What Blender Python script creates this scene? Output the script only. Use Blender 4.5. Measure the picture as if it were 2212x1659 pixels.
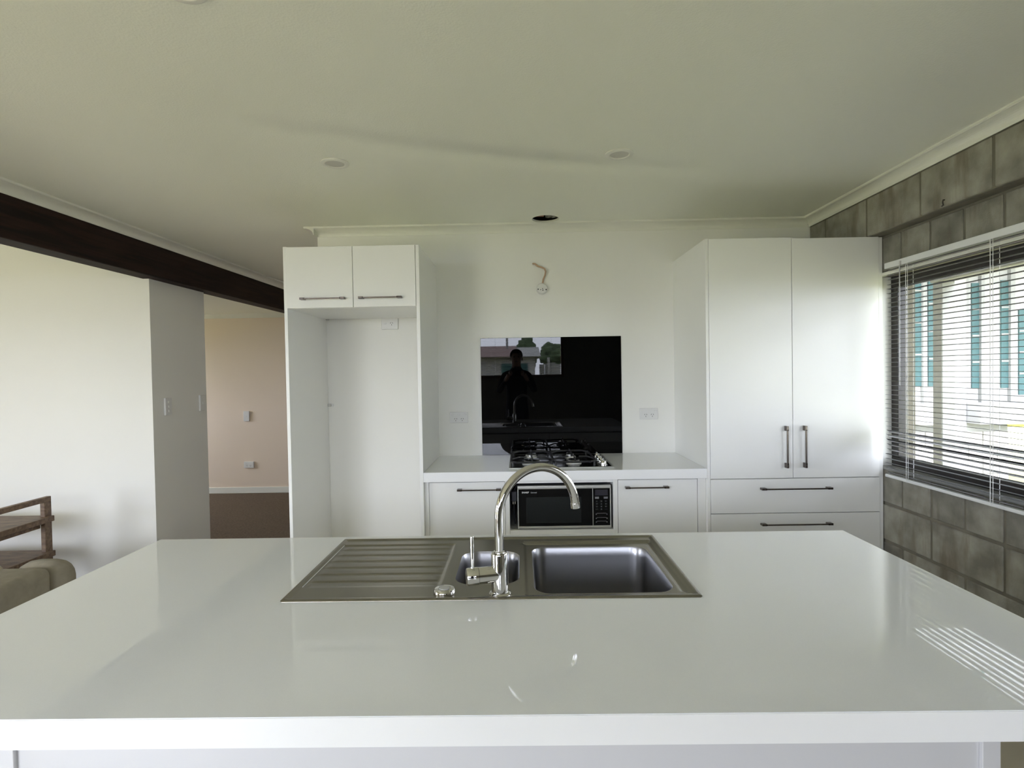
import bpy, bmesh, math, random
from mathutils import Vector, Matrix, geometry
random.seed(7)
for o in list(bpy.data.objects):
    bpy.data.objects.remove(o)
SC = bpy.context.scene
COL = SC.collection

# ------------------------------------------------------------------ camera
F_PX, PITCH, ROLL, YAW, EYE = 1203.08, 0.0198, 0.0174, 0.0131, 1.4319
def _world(v):
    x, y, z = v
    c, s = math.cos(PITCH), math.sin(PITCH); y, z = c*y + s*z, -s*y + c*z
    c, s = math.cos(YAW), math.sin(YAW); x, y = c*x - s*y, s*x + c*y
    return Vector((x, y, z))
_r = _world((math.cos(ROLL), 0, -math.sin(ROLL)))
_u = _world((math.sin(ROLL), 0, math.cos(ROLL)))
_f = _world((0, 1, 0))
cam_data = bpy.data.cameras.new('camera')
cam_data.sensor_width = 36; cam_data.lens = F_PX/2212*36
cam_data.clip_start = 0.02; cam_data.clip_end = 200
cam = bpy.data.objects.new('camera', cam_data); COL.objects.link(cam)
m = Matrix((_r, _u, -_f)).transposed().to_4x4(); m.translation = (0, 0, EYE)
cam.matrix_world = m
SC.camera = cam

# ------------------------------------------------------------------ sky and exposure
world = bpy.data.worlds.new('world'); SC.world = world; world.use_nodes = True
nt = world.node_tree; nt.nodes.clear()
out = nt.nodes.new('ShaderNodeOutputWorld'); bg = nt.nodes.new('ShaderNodeBackground')
tc = nt.nodes.new('ShaderNodeTexCoord'); sep = nt.nodes.new('ShaderNodeSeparateXYZ')
rmp = nt.nodes.new('ShaderNodeValToRGB')
rmp.color_ramp.elements[0].position = 0.0; rmp.color_ramp.elements[0].color = (0.845, 0.89, 1.025, 1)
rmp.color_ramp.elements[1].position = 1.0; rmp.color_ramp.elements[1].color = (0.95, 1.0, 1.16, 1)
nt.links.new(tc.outputs['Generated'], sep.inputs[0]); nt.links.new(sep.outputs['Z'], rmp.inputs[0])
nt.links.new(rmp.outputs[0], bg.inputs[0]); bg.inputs[1].default_value = 21.5
nt.links.new(bg.outputs[0], out.inputs[0])
# daylight portals: guide sky light through the glazed openings
def portal(name, loc, rot, sx, sy):
    l = bpy.data.lights.new(name, 'AREA'); l.shape = 'RECTANGLE'; l.size = sx; l.size_y = sy
    l.cycles.is_portal = True
    o = bpy.data.objects.new(name, l); COL.objects.link(o); o.location = loc; o.rotation_euler = rot
PI = math.pi
portal('daylight_kitchen_window', (2.16, 1.9, 1.41), (0, PI/2, 0), 1.03, 2.3)
portal('daylight_rear_window', (-0.43, -2.42, 1.75), (PI/2, 0, 0), 2.4, 0.8)
portal('daylight_sliding_door', (-6.12, .3, 1.06), (0, -PI/2, 0), 2.1, 1.8)
portal('daylight_hall_window', (-6.12, 5.75, 1.4), (0, -PI/2, 0), 1.1, 1.1)
portal('daylight_rear_door', (-3.0, -2.42, 1.07), (PI/2, 0, 0), 1.8, 2.15)
SC.view_settings.view_transform = 'Standard'; SC.view_settings.look = 'None'
SC.view_settings.exposure = 0.0; SC.view_settings.gamma = 1.0
SC.view_settings.use_curve_mapping = False
SC.cycles.use_denoising = True
SC.cycles.max_bounces = 12; SC.cycles.diffuse_bounces = 8; SC.cycles.glossy_bounces = 6
SC.cycles.transparent_max_bounces = 16
SC.cycles.caustics_reflective = False; SC.cycles.caustics_refractive = False
SC.cycles.sample_clamp_indirect = 12

# ------------------------------------------------------------------ materials
M = {}
def mat(name, col, rough=0.5, metal=0.0, bump=0.0, bscale=40.0, var=0.0, vscale=3.0, spec=0.5, coat=0.0, rnd=0.0):
    ma = bpy.data.materials.new(name); ma.use_nodes = True
    n = ma.node_tree.nodes; l = ma.node_tree.links; p = n['Principled BSDF']
    p.inputs['Base Color'].default_value = (*col, 1); p.inputs['Roughness'].default_value = rough
    p.inputs['Metallic'].default_value = metal; p.inputs['Specular IOR Level'].default_value = spec
    p.inputs['Coat Weight'].default_value = coat
    if bump or var:
        t = n.new('ShaderNodeTexCoord')
    if bump:
        no = n.new('ShaderNodeTexNoise'); no.inputs['Scale'].default_value = bscale; no.inputs['Detail'].default_value = 4
        b = n.new('ShaderNodeBump'); b.inputs['Strength'].default_value = bump; b.inputs['Distance'].default_value = 0.002
        l.new(t.outputs['Object'], no.inputs['Vector']); l.new(no.outputs[0], b.inputs['Height']); l.new(b.outputs[0], p.inputs['Normal'])
    if var or rnd:
        hsv = n.new('ShaderNodeHueSaturation'); hsv.inputs['Color'].default_value = (*col, 1)
        if var:
            nv = n.new('ShaderNodeTexNoise'); nv.inputs['Scale'].default_value = vscale; nv.inputs['Detail'].default_value = 6
            l.new(t.outputs['Object'], nv.inputs['Vector'])
            mr = n.new('ShaderNodeMapRange'); mr.inputs[1].default_value = .25; mr.inputs[2].default_value = .75
            mr.inputs[3].default_value = 1 - var; mr.inputs[4].default_value = 1 + var
            l.new(nv.outputs[0], mr.inputs[0]); src = mr.outputs[0]
            if rnd:
                oi = n.new('ShaderNodeObjectInfo'); m2 = n.new('ShaderNodeMapRange')
                m2.inputs[3].default_value = 1 - rnd; m2.inputs[4].default_value = 1 + rnd
                l.new(oi.outputs['Random'], m2.inputs[0]); mu = n.new('ShaderNodeMath'); mu.operation = 'MULTIPLY'
                l.new(src, mu.inputs[0]); l.new(m2.outputs[0], mu.inputs[1]); src = mu.outputs[0]
            l.new(src, hsv.inputs['Value'])
        l.new(hsv.outputs[0], p.inputs['Base Color'])
    M[name] = ma
    return ma
mat('wall_paint', (0.83, 0.825, 0.79), 0.55, bump=0.05, bscale=180, var=0.012, vscale=1.5)
mat('trim_paint', (0.80, 0.80, 0.74), 0.35)
mat('cabinet_white', (0.79, 0.79, 0.77), 0.33, bump=0.015, bscale=25)
mat('benchtop', (0.77, 0.785, 0.80), 0.022, var=0.02, vscale=600)
mat('plastic_white', (0.74, 0.74, 0.73), 0.3)
mat('plastic_grey', (0.52, 0.52, 0.50), 0.4)
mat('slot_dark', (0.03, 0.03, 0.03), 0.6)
mat('chrome', (0.70, 0.69, 0.68), 0.05, 1.0)
mat('handle_metal', (0.17, 0.145, 0.13), 0.22, 1.0)
mat('steel', (0.28, 0.263, 0.23), 0.27, 1.0, bump=0.03, bscale=300)
mat('bowl_steel', (0.34, 0.34, 0.355), 0.30, 1.0, bump=0.03, bscale=300)
mat('black_glass', (0.001, 0.001, 0.001), 0.012, spec=.3)
mat('black_enamel', (0.006, 0.006, 0.006), 0.12)
mat('cast_iron', (0.02, 0.02, 0.022), 0.45, bump=0.2, bscale=200)
mat('microwave_silver', (0.55, 0.55, 0.53), 0.35, 0.6)
mat('microwave_black', (0.003, 0.003, 0.003), 0.10, spec=.25)
mat('microwave_window', (0.012, 0.014, 0.014), 0.25, spec=.3)
mat('microwave_body', (0.05, 0.05, 0.06), 0.4)
mat('print_white', (0.55, 0.55, 0.55), 0.6)
mat('print_grey', (0.16, 0.16, 0.17), 0.6)
mat('display', (0.02, 0.02, 0.03), 0.2)
mat('mortar', (0.17, 0.155, 0.12), 0.95, bump=0.6, bscale=90, var=0.25, vscale=9)
mat('frame_dark', (0.018, 0.014, 0.012), 0.4)
mat('frame_timber', (0.16, 0.07, 0.035), 0.45, var=0.3, vscale=12)
mat('blind_white', (0.72, 0.73, 0.72), 0.4)
mat('cord_white', (0.75, 0.75, 0.73), 0.8)
mat('carpet', (0.13, 0.092, 0.06), 1.0, bump=0.8, bscale=350, var=0.35, vscale=60)
mat('rear_block', (0.22, 0.21, 0.18), .95, var=.2, vscale=6)
mat('edge_band', (0.83, 0.835, 0.84), 0.3)
mat('island_shade_paint', (0.60, 0.60, 0.61), 0.35)  # white panels greyed: shade under the worktop overhang put into the colour
mat('hall_bounce_paint', (0.80, 0.68, 0.56), 0.6)  # warm bounce from the brown carpet painted into the wall colour
mat('bounce_vinyl', (0.58, 0.53, 0.42), 0.4, var=.06, vscale=5)  # pale beige picked to bounce warm light onto the ceiling
mat('paving', (0.60, 0.54, 0.34), 0.9, var=.1, vscale=3, bump=.3)  # pale yellow picked to bounce warm light in from the added slabs
mat('fabric', (0.27, 0.24, 0.185), 0.95, bump=0.4, bscale=500, var=0.12, vscale=30)
mat('fabric_light', (0.52, 0.48, 0.38), 0.95, bump=0.4, bscale=500, var=0.1, vscale=30)
mat('shirt', (0.012, 0.012, 0.014), 0.9)
mat('trousers', (0.02, 0.022, 0.03), 0.9)
mat('skin', (0.40, 0.24, 0.17), 0.5)
mat('hair', (0.03, 0.022, 0.018), 0.6)
mat('grass', (0.22, 0.22, 0.10), 1.0, bump=0.5, bscale=60, var=0.3, vscale=3)
mat('ext_white', (0.38, 0.375, 0.36), 0.8, var=0.05, vscale=4)
mat('ext_concrete', (0.28, 0.28, 0.26), 0.9, var=0.12, vscale=5, bump=0.3)
mat('ext_block', (0.42, 0.40, 0.36), 0.9, var=0.12, vscale=5, bump=0.3, rnd=0.1)
mat('ext_teal', (0.055, 0.115, 0.115), 0.08, spec=.25)
mat('yellow_flowers', (0.75, 0.60, 0.05), 0.9, var=0.2, vscale=20)
mat('foliage', (0.06, 0.09, 0.04), 0.9, var=0.4, vscale=6, bump=0.8, bscale=12)
mat('roof_tile', (0.17, 0.11, 0.095), 0.8, var=0.2, vscale=8)
mat('hole_timber', (0.22, 0.09, 0.05), 0.8, var=0.3, vscale=20)
mat('hole_foil', (0.45, 0.45, 0.43), 0.35, 0.5, bump=0.8, bscale=30)
mat('wire_sheath', (0.48, 0.33, 0.22), 0.5)
mat('downlight_lens', (0.60, 0.59, 0.55), 0.5)

# ceiling paint: a shallow wavy plaster joint runs across it (fine relief)
ma = mat('ceiling_paint', (0.86, 0.87, 0.79), 0.6)
n = ma.node_tree.nodes; l = ma.node_tree.links
g = n.new('ShaderNodeNewGeometry'); sx = n.new('ShaderNodeSeparateXYZ'); l.new(g.outputs['Position'], sx.inputs[0])
def math_node(op, a, b=None):
    k = n.new('ShaderNodeMath'); k.operation = op
    for i, v in enumerate((a, b)):
        if v is None: continue
        if isinstance(v, (int, float)): k.inputs[i].default_value = v
        else: l.new(v, k.inputs[i])
    return k.outputs[0]
t0 = math_node('MULTIPLY', sx.outputs['X'], 0.30)
t1 = math_node('MULTIPLY', math_node('MULTIPLY', sx.outputs['X'], sx.outputs['X']), -0.10)
d = math_node('SUBTRACT', sx.outputs['Y'], math_node('ADD', math_node('ADD', t0, t1), 2.50))
g1 = math_node('POWER', 2.718, math_node('MULTIPLY', math_node('MULTIPLY', d, d), -110.0))
fade = n.new('ShaderNodeMapRange'); fade.inputs[1].default_value = 1.3; fade.inputs[2].default_value = 0.2; l.new(math_node('ABSOLUTE', math_node('ADD', sx.outputs['X'], 0.0)), fade.inputs[0])
no = n.new('ShaderNodeTexNoise'); no.inputs['Scale'].default_value = 150; l.new(g.outputs['Position'], no.inputs['Vector'])
hh = math_node('ADD', math_node('MULTIPLY', g1, math_node('MULTIPLY', fade.outputs[0], -1.0)), math_node('MULTIPLY', no.outputs[0], 0.03))
b = n.new('ShaderNodeBump'); b.inputs['Strength'].default_value = 1.0; b.inputs['Distance'].default_value = 0.028
l.new(hh, b.inputs['Height']); l.new(b.outputs[0], n['Principled BSDF'].inputs['Normal'])

# concrete block: pale grey, blotchy, with brown damp stains
ma = mat('block', (0.3, 0.3, 0.27), 0.95)
n = ma.node_tree.nodes; l = ma.node_tree.links; p = n['Principled BSDF']
g = n.new('ShaderNodeNewGeometry'); oi = n.new('ShaderNodeObjectInfo')
n1 = n.new('ShaderNodeTexNoise'); n1.inputs['Scale'].default_value = 9; n1.inputs['Detail'].default_value = 8
n2 = n.new('ShaderNodeTexNoise'); n2.inputs['Scale'].default_value = 160; n2.inputs['Detail'].default_value = 3
mp = n.new('ShaderNodeMapping'); mp.inputs['Scale'].default_value = (14, 14, 3); n3 = n.new('ShaderNodeTexNoise'); n3.inputs['Scale'].default_value = 1; n3.inputs['Detail'].default_value = 5
l.new(g.outputs['Position'], n1.inputs['Vector']); l.new(g.outputs['Position'], n2.inputs['Vector']); l.new(g.outputs['Position'], mp.inputs[0]); l.new(mp.outputs[0], n3.inputs['Vector'])
r1 = n.new('ShaderNodeValToRGB'); r1.color_ramp.elements[0].position = .3; r1.color_ramp.elements[0].color = (.17, .16, .13, 1); r1.color_ramp.elements[1].position = .7; r1.color_ramp.elements[1].color = (.33, .32, .27, 1)
l.new(n1.outputs[0], r1.inputs[0])
r3 = n.new('ShaderNodeValToRGB'); r3.color_ramp.elements[0].position = .55; r3.color_ramp.elements[0].color = (0, 0, 0, 1); r3.color_ramp.elements[1].position = .72; r3.color_ramp.elements[1].color = (1, 1, 1, 1)
l.new(n3.outputs[0], r3.inputs[0])
mx = n.new('ShaderNodeMix'); mx.data_type = 'RGBA'; l.new(math_node('MULTIPLY', r3.outputs[0], .7), mx.inputs[0]); l.new(r1.outputs[0], mx.inputs[6]); mx.inputs[7].default_value = (.14, .11, .075, 1)
hsv = n.new('ShaderNodeHueSaturation'); l.new(mx.outputs[2], hsv.inputs['Color'])
mr = n.new('ShaderNodeMapRange'); mr.inputs[3].default_value = .82; mr.inputs[4].default_value = 1.15; l.new(oi.outputs['Random'], mr.inputs[0]); l.new(mr.outputs[0], hsv.inputs['Value'])
l.new(hsv.outputs[0], p.inputs['Base Color'])
b = n.new('ShaderNodeBump'); b.inputs['Strength'].default_value = .6; b.inputs['Distance'].default_value = .002; l.new(n2.outputs[0], b.inputs['Height']); l.new(b.outputs[0], p.inputs['Normal'])

def wood(name, c1, c2, scale, rough=0.45):
    ma = mat(name, c1, rough)
    n = ma.node_tree.nodes; l = ma.node_tree.links; p = n['Principled BSDF']
    t = n.new('ShaderNodeTexCoord'); mp = n.new('ShaderNodeMapping'); mp.inputs['Scale'].default_value = scale
    no = n.new('ShaderNodeTexNoise'); no.inputs['Scale'].default_value = 4; no.inputs['Detail'].default_value = 8; no.inputs['Distortion'].default_value = .6
    r = n.new('ShaderNodeValToRGB'); r.color_ramp.elements[0].position = .35; r.color_ramp.elements[0].color = (*c1, 1); r.color_ramp.elements[1].position = .7; r.color_ramp.elements[1].color = (*c2, 1)
    l.new(t.outputs['Object'], mp.inputs[0]); l.new(mp.outputs[0], no.inputs['Vector']); l.new(no.outputs[0], r.inputs[0]); l.new(r.outputs[0], p.inputs['Base Color'])
wood('beam_wood', (0.010, 0.005, 0.003), (0.030, 0.015, 0.009), (8, .6, 8), .65)
M['beam_wood'].node_tree.nodes['Principled BSDF'].inputs['Specular IOR Level'].default_value = .2
wood('shelf_wood', (0.11, 0.066, 0.038), (0.23, 0.15, 0.09), (3, 12, 12), .5)
# clear glazing: thin pane, straight-through transmission plus mirror reflection
ma = bpy.data.materials.new('glass'); ma.use_nodes = True; n = ma.node_tree.nodes; l = ma.node_tree.links; n.clear()
o_ = n.new('ShaderNodeOutputMaterial'); tr = n.new('ShaderNodeBsdfTransparent'); gl = n.new('ShaderNodeBsdfGlossy'); ms = n.new('ShaderNodeMixShader')
tr.inputs[0].default_value = (.98, .985, .985, 1); gl.inputs['Roughness'].default_value = 0.0
ge = n.new('ShaderNodeNewGeometry'); dp = n.new('ShaderNodeVectorMath'); dp.operation = 'DOT_PRODUCT'
l.new(ge.outputs['Normal'], dp.inputs[0]); l.new(ge.outputs['Incoming'], dp.inputs[1])
sch = math_node('ADD', math_node('MULTIPLY', math_node('POWER', math_node('SUBTRACT', 1.0, math_node('ABSOLUTE', dp.outputs['Value'])), 5.0), .96), .03)
l.new(sch, ms.inputs[0]); l.new(tr.outputs[0], ms.inputs[1]); l.new(gl.outputs[0], ms.inputs[2]); l.new(ms.outputs[0], o_.inputs[0]); M['glass'] = ma
ma = bpy.data.materials.new('clear_plastic'); ma.use_nodes = True; n = ma.node_tree.nodes; l = ma.node_tree.links; n.clear()
o_ = n.new('ShaderNodeOutputMaterial'); tr = n.new('ShaderNodeBsdfTransparent'); gl = n.new('ShaderNodeBsdfPrincipled'); ms = n.new('ShaderNodeMixShader'); ms.inputs[0].default_value = .6
gl.inputs['Base Color'].default_value = (.6, .6, .6, 1); gl.inputs['Roughness'].default_value = .15
l.new(tr.outputs[0], ms.inputs[1]); l.new(gl.outputs[0], ms.inputs[2]); l.new(ms.outputs[0], o_.inputs[0]); M['clear_plastic'] = ma

# ------------------------------------------------------------------ helpers
W = {}   # world position of every object made here (no parent is rotated)
def link(name, me, material, parent=None, origin=(0, 0, 0), smooth=False):
    """me is in world coordinates minus origin"""
    if material: me.materials.append(M[material])
    if smooth:
        me.polygons.foreach_set('use_smooth', [True]*len(me.polygons))
    o = bpy.data.objects.new(name, me); COL.objects.link(o)
    W[o.name] = Vector(origin)
    if parent:
        o.parent = parent; o.location = Vector(origin) - W[parent.name]
    else:
        o.location = origin
    return o
def finish(name, bm, material, parent=None, origin=None, smooth=False, recalc=True):
    if recalc: bmesh.ops.recalc_face_normals(bm, faces=bm.faces)
    if origin is None:
        lo = Vector((min(v.co.x for v in bm.verts), min(v.co.y for v in bm.verts), min(v.co.z for v in bm.verts)))
        hi = Vector((max(v.co.x for v in bm.verts), max(v.co.y for v in bm.verts), max(v.co.z for v in bm.verts)))
        origin = (lo + hi)/2; origin.z = lo.z
    for v in bm.verts: v.co -= Vector(origin)
    me = bpy.data.meshes.new(name); bm.to_mesh(me); bm.free()
    if any(p_.use_smooth for p_ in me.polygons): me.set_sharp_from_angle(angle=math.radians(38))
    return link(name, me, material, parent, origin, smooth)
def add_box(bm, x0, x1, y0, y1, z0, z1, bev=0.0, seg=1):
    r = bmesh.ops.create_cube(bm, size=1)['verts']
    for v in r:
        v.co = Vector(((x0+x1)/2 + v.co.x*(x1-x0), (y0+y1)/2 + v.co.y*(y1-y0), (z0+z1)/2 + v.co.z*(z1-z0)))
    if bev:
        ed = list({e for v in r for e in v.link_edges})
        bmesh.ops.bevel(bm, geom=ed, offset=bev, segments=seg, affect='EDGES', profile=0.5)
def box(name, x0, x1, y0, y1, z0, z1, material, parent=None, bev=0.0, seg=1):
    bm = bmesh.new(); add_box(bm, x0, x1, y0, y1, z0, z1, bev, seg)
    return finish(name, bm, material, parent)
def add_tube(bm, pts, rad, n=12, cap=True):
    pts = [Vector(p) for p in pts]; rads = rad if isinstance(rad, (list, tuple)) else [rad]*len(pts)
    rings = []; prev = None
    for i, p in enumerate(pts):
        t = (pts[min(i+1, len(pts)-1)] - pts[max(i-1, 0)]).normalized()
        if prev is None:
            a = Vector((0, 0, 1)) if abs(t.z) < .9 else Vector((1, 0, 0))
            u = t.cross(a).normalized()
        else:
            u = (prev - t*prev.dot(t)).normalized()
        w = t.cross(u); prev = u
        rings.append([bm.verts.new(p + (u*math.cos(2*PI*k/n) + w*math.sin(2*PI*k/n))*rads[i]) for k in range(n)])
    for a, b in zip(rings, rings[1:]):
        for k in range(n):
            f = bm.faces.new((a[k], a[(k+1) % n], b[(k+1) % n], b[k])); f.smooth = True
    if cap:
        bm.faces.new(rings[0][::-1]); bm.faces.new(rings[-1])
def tube(name, pts, rad, material, parent=None, n=12):
    bm = bmesh.new(); add_tube(bm, pts, rad, n)
    return finish(name, bm, material, parent)
def add_lathe(bm, cx, cy, prof, n=32, axis='z', base=0.0):
    """prof: (radius, height) pairs; axis z: around vertical at (cx,cy); axis y: around -Y at x=cx,z=cy with height measured towards -Y from base"""
    rings = []
    for r, h in prof:
        ring = []
        for k in range(n):
            a = 2*PI*k/n
            if axis == 'z': co = (cx + r*math.cos(a), cy + r*math.sin(a), h)
            elif axis == 'y': co = (cx + r*math.cos(a), base - h, cy + r*math.sin(a))
            else: co = (base + h, cx + r*math.cos(a), cy + r*math.sin(a))
            ring.append(bm.verts.new(co))
        rings.append(ring)
    for a, b in zip(rings, rings[1:]):
        for k in range(n):
            f = bm.faces.new((a[k], a[(k+1) % n], b[(k+1) % n], b[k])); f.smooth = True
    if prof[0][0] > 1e-6: bm.faces.new(rings[0])
    if prof[-1][0] > 1e-6: bm.faces.new(rings[-1])
    bmesh.ops.remove_doubles(bm, verts=bm.verts, dist=1e-7)
def lathe(name, cx, cy, prof, material, parent=None, n=32, axis='z', base=0.0):
    bm = bmesh.new(); add_lathe(bm, cx, cy, prof, n, axis, base)
    return finish(name, bm, material, parent)
def prism(name, prof, axis, a, b, material, parent=None, smooth=False):
    """extrude a 2-D profile: axis 'x' -> profile is (y,z), axis 'y' -> profile is (x,z); a,b may be numbers"""
    bm = bmesh.new(); rows = []
    for t in (a, b):
        rows.append([bm.verts.new((t, p[0], p[1]) if axis == 'x' else (p[0], t, p[1])) for p in prof])
    n = len(prof)
    for k in range(n): bm.faces.new((rows[0][k], rows[0][(k+1) % n], rows[1][(k+1) % n], rows[1][k]))
    bm.faces.new(rows[0]); bm.faces.new(rows[1])
    return finish(name, bm, material, parent)
def thing(name, label, cat, loc, group=None):
    o = bpy.data.objects.new(name, None); COL.objects.link(o); o.location = loc; o.empty_display_size = .1
    W[o.name] = Vector(loc); o['label'] = label; o['category'] = cat
    if group: o['group'] = group
    return o
def tag(o, label, cat, group=None):
    o['label'] = label; o['category'] = cat
    if group: o['group'] = group
    return o
def struct(o, label=None):
    o['kind'] = 'structure'
    if label: o['label'] = label
    return o
def copy_tree(o, delta, parent=None):
    c = o.copy(); COL.objects.link(c); W[c.name] = W[o.name] + Vector(delta)
    if parent: c.parent = parent
    else: c.location = o.location + Vector(delta)
    for ch in list(o.children): copy_tree(ch, delta, c)
    return c

# ------------------------------------------------------------------ room shell
CZ = 2.385; BACK = 3.6135; RW = 1.945; RB = 1.876; REAR = -2.29; LW = -6.0; LIV = 3.79; HALL = 4.45; FAR = 6.84; HZ = 2.215
struct(box('floor', LW-.15, 2.145, REAR-.15, FAR+.15, -.12, 0, 'carpet'), 'brown carpeted floor')
struct(box('floor_bounce_sheet', -2.5, RW, REAR, BACK, 0.0005, .004, 'bounce_vinyl'), 'unseen kitchen floor added pale to bounce light at the ceiling')  # added out of sight as a light reflector for the ceiling
# ceiling sheet with the round duct hole cut through
HX, HY, HR = 0.180, 3.485, 0.084
bm = bmesh.new()
def ceil_rect(x0, x1, y0, y1, z=CZ): add_box(bm, x0, x1, y0, y1, z, z+.013)
sq = .12; n = 48
ceil_rect(LW-.1, HX-sq, REAR-.1, 4.0); ceil_rect(HX+sq, 2.145, REAR-.1, 4.0)
ceil_rect(HX-sq, HX+sq, REAR-.1, HY-sq); ceil_rect(HX-sq, HX+sq, HY+sq, 4.0)
ceil_rect(-2.6, 2.145, 4.0, FAR+.1)
def onsq(a):
    c, s = math.cos(a), math.sin(a); k = sq/max(abs(c), abs(s)); return HX+c*k, HY+s*k
for k in range(n):
    a0, a1 = 2*PI*k/n, 2*PI*(k+1)/n
    q = []
    for z in (CZ, CZ+.013):
        q.append([bm.verts.new((HX+HR*math.cos(a0), HY+HR*math.sin(a0), z)), bm.verts.new((HX+HR*math.cos(a1), HY+HR*math.sin(a1), z)),
                  bm.verts.new((*onsq(a1), z)), bm.verts.new((*onsq(a0), z))])
    bm.faces.new(q[0]); bm.faces.new(q[1][::-1]); bm.faces.new((q[0][0], q[0][1], q[1][1], q[1][0]))
ceiling = struct(finish('ceiling', bm, 'ceiling_paint', origin=(0, 0, CZ), recalc=False), 'painted plasterboard ceiling with a wavy joint')
bm = bmesh.new(); bm.from_mesh(ceiling.data); bmesh.ops.remove_doubles(bm, verts=bm.verts, dist=1e-5); bmesh.ops.recalc_face_normals(bm, faces=bm.faces); bm.to_mesh(ceiling.data); bm.free()
struct(box('ceiling_hall', LW-.1, -2.62, HALL-.3, FAR+.1, HZ, HZ+.02, 'ceiling_paint'))
# roof above the ceiling keeps the loft dark
struct(box('roof', LW-.35, 3.45, REAR-.35, FAR+.5, 2.75, 2.85, 'ext_concrete'))
for nm, a in (('roof_gable', (LW-.15, LW-.05, REAR-.15, FAR+.15)), ('roof_gable', (2.05, 2.145, REAR-.15, FAR+.15)), ('roof_gable', (LW-.05, 2.05, REAR-.15, REAR-.05)), ('roof_gable', (LW-.05, 2.05, FAR+.05, FAR+.15))):
    struct(box(nm, a[0], a[1], a[2], a[3], CZ+.014, 2.75, 'ext_concrete'))
# kitchen back wall
struct(box('wall_back', -1.292, 2.05, BACK, BACK+.11, 0, CZ, 'wall_paint'), 'white painted kitchen back wall')
# living room wall (cupboard block) that stops under the beam
struct(box('wall_living', LW, -2.52, LIV, HALL, 0, CZ, 'wall_paint'), 'white wall of the living area')
struct(box('wall_hall', LW, 2.05, FAR, FAR+.1, 0, CZ, 'hall_bounce_paint'), 'far hallway wall')
struct(box('wall_passage', -.2, -.1, BACK+.11, FAR, 0, CZ, 'wall_paint'))
struct(box('baseboard_hall', LW, -.2, FAR-.014, FAR, 0, .075, 'trim_paint', bev=.003))
struct(prism('trim_hall_cornice', [(FAR, HZ-.05), (FAR-.05, HZ), (FAR, HZ)], 'x', LW, -2.64, 'trim_paint'))
def wall_with_holes(name, axis, p0, p1, a0, a1, holes, material, z1=CZ):
    """one slab, axis 'x' -> wall is a plane of constant x between p0 and p1, running a0..a1 in y"""
    bm = bmesh.new(); cuts = sorted({a0, a1, *[h[0] for h in holes], *[h[1] for h in holes]})
    for u, v in zip(cuts, cuts[1:]):
        h = [h for h in holes if h[0] <= u and h[1] >= v]
        spans = [(0, z1)] if not h else [(0, h[0][2]), (h[0][3], z1)]
        for s0, s1 in spans:
            if s1 - s0 < 1e-4: continue
            if axis == 'x': add_box(bm, p0, p1, u, v, s0, s1)
            else: add_box(bm, u, v, p0, p1, s0, s1)
    return struct(finish(name, bm, material))
wall_with_holes('wall_rear', 'y', REAR-.12, REAR, LW, 2.05, [(-3.9, -2.1, 0.0, 2.15), (-1.63, 0.77, 1.345, 2.15)], 'rear_block')
wall_with_holes('wall_left', 'x', LW-.12, LW, REAR-.12, FAR+.1, [(-.6, 1.2, 0.0, 2.1), (5.2, 6.3, 0.85, 1.95)], 'wall_paint')
# ---- right wall of concrete blocks
WY0, WY1, WZ0, WZ1 = 0.75, 3.045, 0.893, 1.925
wr = wall_with_holes('wall_right', 'x', RW+.006, 2.145, REAR-.12, BACK, [(WY0, WY1, WZ0, WZ1)], 'mortar')
wr['label'] = 'bare grey concrete block wall'
blk_me = {}
def block(y0, y1, z0, z1, x):
    j = .0075; key = (round(y1-y0, 3), round(z1-z0, 3), x)
    if key not in blk_me:
        bm = bmesh.new(); hy, hz = (y1-y0)/2-j, (z1-z0)/2-j
        add_box(bm, 0, .03 if x == RW else .09, -hy, hy, -hz, hz, .004)
        me = bpy.data.meshes.new('block'); bmesh.ops.recalc_face_normals(bm, faces=bm.faces); bm.to_mesh(me); bm.free(); me.materials.append(M['block']); blk_me[key] = me
    o = bpy.data.objects.new('block', blk_me[key]); COL.objects.link(o); o.parent = wr
    w = Vector((x + random.uniform(-.0015, .0015), (y0+y1)/2, (z0+z1)/2)); W[o.name] = w; o.location = w - W[wr.name]
for ci, z0 in enumerate([.1, .3, .5, .7, .9, 1.1, 1.3, 1.5, 1.7, 1.925]):
    z1 = min(z0+.2, 2.121) if z0 != 1.7 else 1.925
    if z0 == .1: z0 = .1
    half = ci in (3, 9)
    step = .2 if half else .4
    y = 3.46 if ci % 2 else 3.26
    y = 3.06 + .6 if half else (3.06+.4 if ci % 2 == 0 else 3.26+.4)
    while y > -2.3:
        ya, yb = max(y-step, REAR), min(y, BACK)
        if yb - ya > .03:
            if z0 >= WZ0 and z1 <= WZ1 + .001:
                for (u, v) in ((ya, min(yb, WY0)), (max(ya, WY1), yb)):
                    if v - u > .03: block(u, v, z0, z1, RW)
            elif z0 == .7: block(ya, yb, z0, .893, RW)
            else: block(ya, yb, z0, z1, RW)
        y -= step
for ya in [3.43, 3.03, 2.63, 2.23, 1.83, 1.43, 1.03, .63, .23, -.17, -.57, -.97, -1.37, -1.77]:
    block(ya-.4, ya, 2.121, 2.338, RB)
block(3.43, BACK, 2.121, 2.338, RB)
struct(box('wall_right_bond_beam', RB+.005, 2.145, REAR-.12, BACK, 2.124, CZ, 'mortar'), 'projecting top course of the block wall')
tube('rusty_hook', [(RB+.004, 2.477, 2.156), (RB-.008, 2.477, 2.156), (RB-.010, 2.477, 2.146), (RB-.009, 2.475, 2.132), (RB-.016, 2.474, 2.128)], .003, 'frame_dark', bpy.data.objects['wall_right_bond_beam'], 8)
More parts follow.
